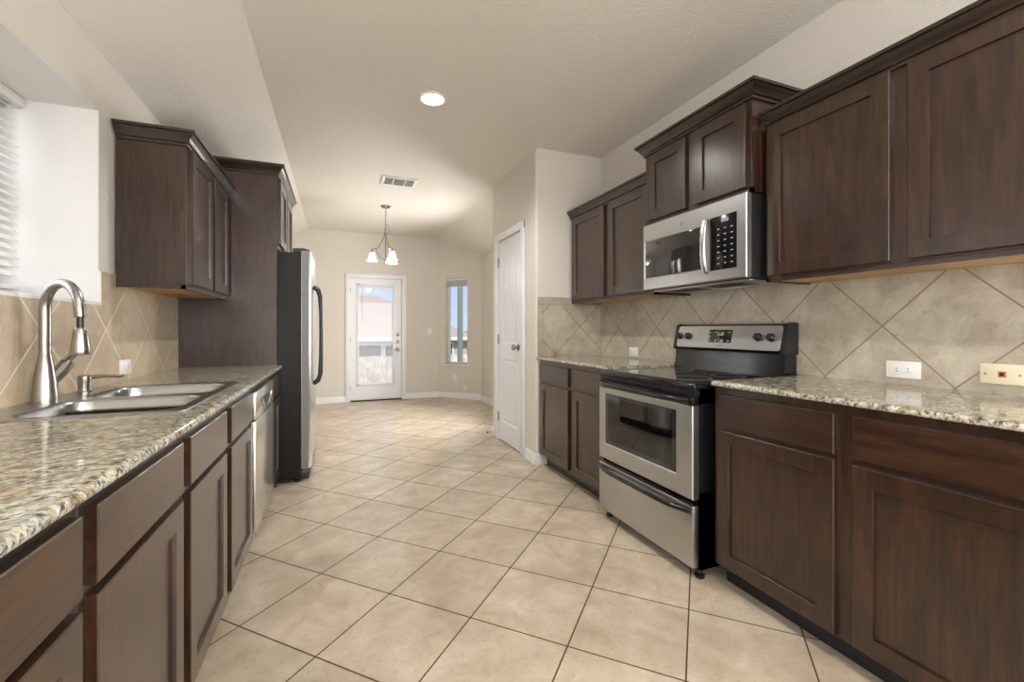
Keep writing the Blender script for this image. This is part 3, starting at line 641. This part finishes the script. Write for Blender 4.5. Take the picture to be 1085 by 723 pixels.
# oven door: stainless frame with window
od = MB(); y0, y1 = RY0 + .006, RY1 - .006; wy0, wy1, wz0, wz1 = 1.697, 2.310, .478, .786
od.hollow(RX(1.574, 0, 0), (y0, y1, .381, .823), (wy0, wy1, wz0, wz1), 0, 1.574 - RF, .004)
do = od.build('oven_door', STEEL, t)
MB().box(RF - .002, 1.574, y0, y1, .8235, .862, .005).build('top_band', BLACK, do)
wf = MB()
for a, b_, c_, e in ((wy0, wy0 + .03, wz0, wz1), (wy1 - .03, wy1, wz0, wz1), (wy0 + .03, wy1 - .03, wz0, wz0 + .025), (wy0 + .03, wy1 - .03, wz1 - .025, wz1)): wf.box(RF + .004, RF + .010, a, b_, c_, e)
wf.build('window_border', DARKG, do)
MB().box(RF + .005, RF + .009, wy0 + .029, wy1 - .029, wz0 + .024, wz1 - .024).build('window_glass', OVENG, do)
hb = MB(); n = 14
hb.tube([(RF - .002 - .036 * min(1, math.sin(math.pi * k / n) * 3.2), y0 + .02 + (y1 - y0 - .04) * k / n, .846) for k in range(n + 1)], .014, 12); hb.build('oven_handle', BLACK, do)
dr = MB(); dr.box(RF, 1.574, y0, y1, .062, .352, .005); do = dr.build('storage_drawer', STEEL, t)
hb = MB(); hb.tube([(RF - .002 - .040 * min(1, math.sin(math.pi * k / n) * 1.9), y0 + .006 + (y1 - y0 - .012) * k / n, .327) for k in range(n + 1)], .0125, 12)
hb.build('drawer_handle', BLACK, do)
for x in (1.60, 2.18):
    for y in (RY0 + .03, RY1 - .03): MB().lathe([(.022, 0), (.024, .004), (.024, .014), (.011, .02), (.011, .06)], (x, y, 0), 14).build('foot', BLACKP, t)
# backguard
bgm = MB(); prof = [(2.135, .905), (2.235, .905), (2.235, 1.212), (2.185, 1.214), (2.172, 1.208), (2.138, 1.062), (2.150, 1.05), (2.150, 1.0), (2.138, .93)]
bgm.prism(prof, RY0 + .005, RY1 - .005, 'y'); bk = bgm.build('backguard', BLACK, t)
for a, b_ in ((RY0 - .003, RY0 + .017), (RY1 - .017, RY1 + .003)): MB().prism([(2.13, 1.05), (2.24, 1.05), (2.24, 1.216), (2.18, 1.218), (2.165, 1.21)], a, b_, 'y').build('end_cap', BLACKP, bk)
# tilted control face
tilt = math.atan2(2.172 - 2.138, 1.208 - 1.062)
CM = Matrix.Translation((2.1365, RY0 + .02, 1.064)) @ Matrix.Rotation(tilt, 4, 'Y') @ RX(0, 0, 0)
cw = RY1 - RY0 - .04
cf = MB(CM); cf.rings([[(x, yy, z) for x, z, _ in [(p[0], p[1], 0) for p in rrect(.004 + i, cw - .004 - i, .002 + i, .142 - i, .016, 0)]] for i, yy in ((0, 0), (0, .0015), (.001, .003))]); cpn = cf.build('control_panel', STEEL, t)
kz = .075
for y in (2.331, 2.257, 1.743, 1.664):
    k_ = MB(CM @ Matrix.Translation((y - RY0 - .02, .003, kz))); k_.lathe([(.023, 0), (.023, .004), (.019, .006), (.018, .02), (.015, .023), (0, .023)], M=Matrix.Rotation(R(-90), 4, 'X')); k_.box(-.003, .003, .014, .028, -.018, .018, .001, 1)
    k_.build('knob', BLACKP, cpn)
ds = MB(CM); ds.box(1.916 - RY0 - .02, 2.087 - RY0 - .02, .002, .0045, .038, .118, .002); dso = ds.build('display', DARKG, cpn)
xm = 2.0 - RY0 - .02
text_mesh('12:00', .022, flipx(CM @ Matrix.Translation((xm, .005, .082)))).build('clock_digits', CLOCK, dso)
for k in range(8):
    kx = 1.93 - RY0 - .02 + (k % 4) * .046; MB(CM).box(kx, kx + .016, .0045, .0052, .048 if k < 4 else .100, .052 if k < 4 else .103).build('button_mark', PRINT, dso)
MB(CM).box(xm - .03, xm + .03, .003, .0034, .018, .0225).build('maker_mark', INKDK, cpn)

# ------------------------------------------------------------------ microwave
t = empty('microwave', (2.03, 1.943, 1.44), 'stainless over-the-range microwave with black keypad', 'microwave')
MY0, MY1, MZ0, MZ1, MX = 1.556, 2.332, 1.437, 1.852, 1.842
MB().box(MX + .035, XR - .012, MY0, MY1, MZ0, MZ1, .003).build('case', BLACKM, t)
fm = MB(RX(MX + .034, MY0, MZ0)); mw, mh = MY1 - MY0, MZ1 - MZ0
# local X along +y: keypad side is X small
kx0, kx1 = .055, .21; gx0, gx1 = .268, mw - .02
gz0, gz1 = .075, .305
fr = MB(RX(MX + .034, MY0, MZ0))
fr.hollow(I4, (0, mw, 0, mh), (gx0, gx1, gz0, gz1), 0, .034, .004)
fo = fr.build('front_frame', STEEL, t)
MB(fm.M).box(gx0, gx1, .02, .0335, gz0, gz1, .003).build('window_glass', DARKG, fo)
MB(fm.M).box(kx0, kx1 + .014, .032, .0355, .055, .335, .002).build('keypad', KEYP, fo)
kp = [o for o in bpy.data.objects if o.name.startswith('keypad')][-1]
for r_ in range(7):
    for q in range(3):
        MB(fm.M).box(kx0 + .022 + q * .042, kx0 + .036 + q * .042, .0355, .0362, .085 + r_ * .03, .0885 + r_ * .03).build('key_mark', PRINT, kp)
MB(fm.M).box(kx0 + .05, kx0 + .095, .0355, .0362, .300, .318).build('clock_display', simple('dim_clock', (.3, .32, .32), .4), kp)
hn = MB(fm.M); hx = .246
hn.tube([(hx, .03, .045), (hx, .05, .055), (hx, .063, .10), (hx, .066, .19), (hx, .063, .28), (hx, .05, .325), (hx, .03, .335)], [.016, .017, .018, .018, .018, .017, .016], 12, flat=(0, 1, 0)); hn.build('door_handle', STEEL_V, fo)
em = MB(fm.M @ Matrix.Translation((.43, .034, .358))); em.lathe([(.0125, 0), (.0125, .001), (.0105, .001), (.0105, 0)], M=Matrix.Rotation(R(-90), 4, 'X'), caps=False)
em.tube([(-.005, .0005, -.003), (-.001, .0005, .005), (.002, .0005, -.004), (.005, .0005, .003)], .0009, 6); em.build('emblem', INKDK, fo)
us = MB(); us.box(MX + .06, XR - .04, MY0 + .03, MY1 - .03, MZ0 - .012, MZ0 + .001, .004); uo = us.build('vent_underside', STEEL, t)
for a in (MY0 + .12, MY0 + .44):
    v_ = MB(); v_.box(MX + .10, MX + .24, a, a + .24, MZ0 - .0135, MZ0 - .0118); v_.build('grease_filter', BLACKM, uo)
MB().box(MX + .27, MX + .33, MY0 + .30, MY0 + .42, MZ0 - .0135, MZ0 - .0118).build('lamp_lens', WHITEP, uo)

# ------------------------------------------------------------------ wall plates
def plate(name, label, cat, M, w, h, mat, kind, group=None):
    t = empty(name, tuple(M.translation), label, cat, group)
    MB(M).rings([[(x, yy, z) for x, z, _ in rrect(-w / 2 + i, w / 2 - i, -h / 2 + i, h / 2 - i, .004, 0, 3)] for i, yy in ((0, 0), (0, .004), (.003, .006))]).build('cover_plate', mat, t)
    if kind in ('outlet', 'gfci'):
        hor = w > h
        MB(M).box(-.034 if hor else -.017, .034 if hor else .017, .005, .0085, -.017 if hor else -.034, .017 if hor else .034, .002).build('receptacle', mat, t)
        for s in (-.02, .02):
            for q in (-.006, .006):
                if hor: MB(M).box(s - .004, s + .004, .008, .009, q - .0012, q + .0012).build('slot', DARK, t)
                else: MB(M).box(q - .0012, q + .0012, .008, .009, s - .004, s + .004).build('slot', DARK, t)
        if kind == 'gfci':
            for s in (-.007, .007): MB(M).box(s - .005, s + .005, .008, .0098, -.006, .006, .001, 1).build('test_button', WHITEP, t)
    elif kind == 'switch':
        MB(M).box(-.016, .016, .005, .009, -.033, .033, .002).build('rocker', mat, t)
    elif kind == 'jack':
        MB(M).box(-.011, .011, .005, .008, -.011, .011, .001, 1).build('jack_frame', COPPER, t); MB(M).box(-.005, .006, .0075, .009, -.006, .006).build('jack_opening', DARK, t)
        for s in (-.045, .045): MB(M).lathe([(.004, 0), (.004, .001), (0, .0015)], (0, 0, 0), 10, Matrix.Translation((s, .006, 0)) @ Matrix.Rotation(R(-90), 4, 'X')).build('screw', BRASS, t)
    elif kind == 'coax':
        MB(M).lathe([(.006, 0), (.006, .008), (.003, .012)], (0, 0, 0), 10, Matrix.Translation((0, .005, 0)) @ Matrix.Rotation(R(-90), 4, 'X')).build('coax_stub', CHROME, t)
plate('wall_outlet', 'white sideways outlet with test buttons beside the near right granite', 'outlet', RX(XR - .01, 1.1245, 1.008), .123, .072, WHITEP, 'gfci')
plate('phone_plate', 'almond plate with orange jack on the right backsplash', 'wall plate', RX(XR - .01, .822, 1.017), .121, .074, ALMOND, 'jack')
plate('wall_outlet', 'white outlet on the backsplash left of the range', 'outlet', RX(XR - .01, 2.967, .997), .114, .078, WHITEP, 'outlet')
plate('wall_outlet', 'white outlet on the tiles behind the sink worktop', 'outlet', LX(XL + .01, 2.868, .985), .125, .075, WHITEP, 'outlet')
plate('light_switch', 'white light switch on the wall right of the glazed door', 'switch', FR((1.47, YF, 1.15), (0, -1, 0)), .075, .118, WHITEP, 'switch')
lx = lambda t_: t_ if sgn < 0 else AL - t_
plate('wall_outlet', 'white outlet under the narrow nook window', 'outlet', AW @ Matrix.Translation((lx(.335), 0, .36)), .072, .116, WHITEP, 'outlet')
plate('cable_plate', 'white cable plate low beside the outlet under the nook window', 'wall plate', AW @ Matrix.Translation((lx(.545), 0, .19)), .072, .08, WHITEP, 'coax')
t = empty('door_stop', (PX - .015, 4.575, .05), 'small spring door stop on the baseboard past the pantry door', 'door stop')
MB(RX(PX - .014, 4.575, .05)).lathe([(.01, 0), (.01, .006), (.006, .01), (.005, .06)], M=Matrix.Rotation(R(-90), 4, 'X')).build('spring', CHROME, t)
MB(RX(PX - .074, 4.575, .05)).lathe([(.008, 0), (.009, .004), (.008, .012), (0, .013)], M=Matrix.Rotation(R(-90), 4, 'X')).build('tip', DARK, t)

# ------------------------------------------------------------------ ceiling fittings
t = empty('recessed_light', (.60, 3.0, ZC), 'lit round recessed light in the kitchen ceiling', 'ceiling light')
MB().lathe([(.098, 0), (.096, -.006), (.080, -.008), (.074, -.003)], (.60, 3.0, ZC), 40, caps=False).build('trim_ring', WHITEP, t)
MB().lathe([(.074, -.004), (.05, -.007), (0, -.008)], (.60, 3.0, ZC), 40).build('lens', LAMP, t)
light('recessed_lamp', 'SPOT', (.60, 3.0, ZC - .02), (0, 0, 0), 85, (1, .985, .955), .07, spot=150)
t = empty('recessed_light', (.60, .2, ZC), 'unseen second recessed light added above the camera', 'ceiling light')
MB().lathe([(.098, 0), (.096, -.006), (.080, -.008), (.074, -.003)], (.60, .2, ZC), 40, caps=False).build('trim_ring', WHITEP, t)
MB().lathe([(.074, -.004), (.05, -.007), (0, -.008)], (.60, .2, ZC), 40).build('lens', LAMP, t)
light('recessed_lamp', 'SPOT', (.60, .2, ZC - .02), (0, 0, 0), 85, (1, .985, .955), .07, spot=150)  # added lamp of the unseen second fitting, lifts the overall light
t = empty('ceiling_vent', (.60, 4.805, ZC), 'white rectangular air vent in the ceiling', 'vent')
v = MB(); vx0, vx1, vy0, vy1 = .42, .78, 4.67, 4.94
for a in ((vx0, vx1, vy0, vy0 + .03), (vx0, vx1, vy1 - .03, vy1), (vx0, vx0 + .03, vy0 + .03, vy1 - .03), (vx1 - .03, vx1, vy0 + .03, vy1 - .03), (.53, .545, vy0 + .03, vy1 - .03), (.655, .67, vy0 + .03, vy1 - .03)): v.box(*a, ZC - .012, ZC - .0005, .003)
v.build('frame', WHITEP, t)
MB().box(vx0 + .02, vx1 - .02, vy0 + .02, vy1 - .02, ZC - .004, ZC - .0005).build('duct_opening', GREYP, t)
for k in range(9):
    yy = vy0 + .042 + k * .0232
    MB().add(MB().box(vx0 + .028, vx1 - .028, -.009, .009, -.0008, .0008).bm, Matrix.Translation((0, yy, ZC - .009)) @ Matrix.Rotation(R(35), 4, 'X')).build('louvre', WHITEP, t)

# chandelier
CX, CY = .56, 5.83
t = empty('chandelier', (CX, CY, ZC), 'three-light nickel chandelier with frosted bell shades', 'chandelier')
MB().lathe([(.065, 0), (.065, -.006), (.05, -.02), (.02, -.03), (.008, -.034), (0, -.034)], (CX, CY, ZC)).build('ceiling_canopy', SATIN, t)
ch = MB(); z = ZC - .03; k = 0
while z > 2.50:
    ang = 0 if k % 2 else 90
    lk = [(.008 * math.cos(R(a)), 0, .018 * math.sin(R(a))) for a in range(0, 361, 30)]
    ch.tube([(CX + p[0] * math.cos(R(ang)), CY + p[0] * math.sin(R(ang)), z - .016 + p[2]) for p in lk], .0022, 6); z -= .029; k += 1
ch.build('chain', SATIN, t)
MB().tube([(CX, CY, ZC - .03), (CX + .008, CY, 2.66), (CX - .004, CY, 2.56), (CX + .045, CY, 2.50), (CX + .05, CY - .01, 2.43), (CX + .015, CY, 2.40)], .0028, 8).build('cord', SATIN, t)
MB().lathe([(.004, .12), (.006, .10), (.01, .08), (.006, .06), (.018, .04), (.02, .02), (.012, 0), (.008, -.03), (.007, -.30), (.014, -.315), (.009, -.335), (0, -.345)], (CX, CY, 2.385), 16).build('stem', SATIN, t)
for k in range(3):
    a = R(173.4 + 120 * k); ux, uy = math.cos(a), math.sin(a); rad = .165
    pts = [(.012, 2.39), (.03, 2.36), (.05, 2.30), (.075, 2.265), (.085, 2.235), (.11, 2.22), (.135, 2.215), (rad, 2.20), (rad, 2.185)]
    am = MB(); am.tube([(CX + ux * r, CY + uy * r, z) for r, z in pts], .006, 8)
    am.tube([(CX + ux * r, CY + uy * r, z) for r, z in [(.01, 2.08), (.04, 2.09), (.075, 2.12), (.10, 2.17), (.12, 2.21)]], .0045, 8)
    ao = am.build('arm', SATIN, t)
    sx, sy = CX + ux * rad, CY + uy * rad
    MB().lathe([(.006, .04), (.008, .02), (.02, .01), (.026, -.002), (.022, -.012), (0, -.012)], (sx, sy, 2.175)).build('socket_cup', SATIN, ao)
    MB().lathe([(.024, 0), (.034, -.012), (.040, -.035), (.043, -.06), (.050, -.085), (.066, -.108), (.070, -.112), (.066, -.111), (.048, -.086), (.040, -.06), (.037, -.035), (.030, -.012)], (sx, sy, 2.168), 28, caps=False).build('shade', SHADE, ao)
    MB().lathe([(.0, .0), (.018, -.01), (.022, -.04), (.016, -.065), (0, -.075)], (sx, sy, 2.16), 14).build('bulb', BULB, ao)
light('chandelier_glow', 'POINT', (CX, CY, 1.99), (0, 0, 0), 6, (1, .98, .94), .05)

# ------------------------------------------------------------------ outside, beyond the far wall
st(MB().box(-3, 5, YF + .14, 10.2, -.35, -.06).build('patio_floor', CONC), 'concrete patio outside the glazed door', 'patio')
st(MB().box(-40, 60, 10.2, 90, -1.75, -1.6).build('ground', GRASS), 'dry lawn dropping away behind the house', 'ground')
t = empty('patio_post', (2.46, 9.28, -.06), 'grey green patio post outside the nook window', 'post')
MB().box(2.41, 2.51, 9.23, 9.33, -.02, 2.75, .004).build('shaft', POSTM, t); MB().box(2.385, 2.535, 9.205, 9.355, -.06, .08, .006).build('plinth', POSTM, t)
fn = MB(); xx = -12
while xx < 26:
    fn.box(xx, xx + .135, 16.0, 16.02, -1.6, .25 + .01 * math.sin(xx * 7)); xx += .14
fnr = fn
t = empty('fence', (6, 16, -1.6), 'weathered wooden board fence behind the lawn', 'fence')
fnr.build('boards', FENCE, t)
fr = MB()
for zz in (-1.2, -.3): fr.box(-12, 26, 16.02, 16.06, zz, zz + .09)
fr.build('rails', FENCE, t)
def house(name, label, x0, x1, y0, y1, zb, ze, zr, wins):
    t = empty(name, ((x0 + x1) / 2, y0, zb), label, 'house')
    MB().box(x0, x1, y0, y1, zb, ze).build('walls', BRICK, t)
    ov = .45; cy = (y0 + y1) / 2; h = cy - y0 + ov
    r_ = MB(); e0 = [(x0 - ov, y0 - ov, ze - .02), (x1 + ov, y0 - ov, ze - .02), (x1 + ov, y1 + ov, ze - .02), (x0 - ov, y1 + ov, ze - .02)]
    rd = min(h, (x1 - x0) / 2 - .3)
    r_.rings([e0, [(a, b, c_ + .1) for a, b, c_ in e0], [(x0 - ov + rd, cy - .02, zr), (x1 + ov - rd, cy - .02, zr), (x1 + ov - rd, cy + .02, zr), (x0 - ov + rd, cy + .02, zr)]])
    r_.build('roof', ROOFM, t)
    f_ = MB(); f_.box(x0 - ov - .02, x1 + ov + .02, y0 - ov - .03, y0 - ov, ze - .06, ze + .12); f_.build('fascia', WHITEP, t)
    for a, b, c_, e in wins:
        w_ = MB(); w_.box(a - .08, b + .08, y0 - .04, y0 + .02, c_ - .08, e + .08); wo = w_.build('window', WHITEP, t)
        MB().box(a, b, y0 - .05, y0 - .035, c_, e).build('pane', BWIN, wo)
house('neighbor_house', 'pale brick house with hipped tan roof seen through the glazed door', -3.5, 6.2, 22, 32, -1.6, .70, 3.2, [(-.9, .2, -.3, .45), (.9, 1.9, -.3, .45), (2.1, 3.1, -.3, .45), (4.4, 5.4, -.3, .45)])
house('neighbor_house', 'tan roofed house seen through the narrow nook window', 8.2, 18, 25, 33, -1.6, .55, 2.3, [(8.9, 10.0, -.5, .35), (12, 13, -.5, .35)])
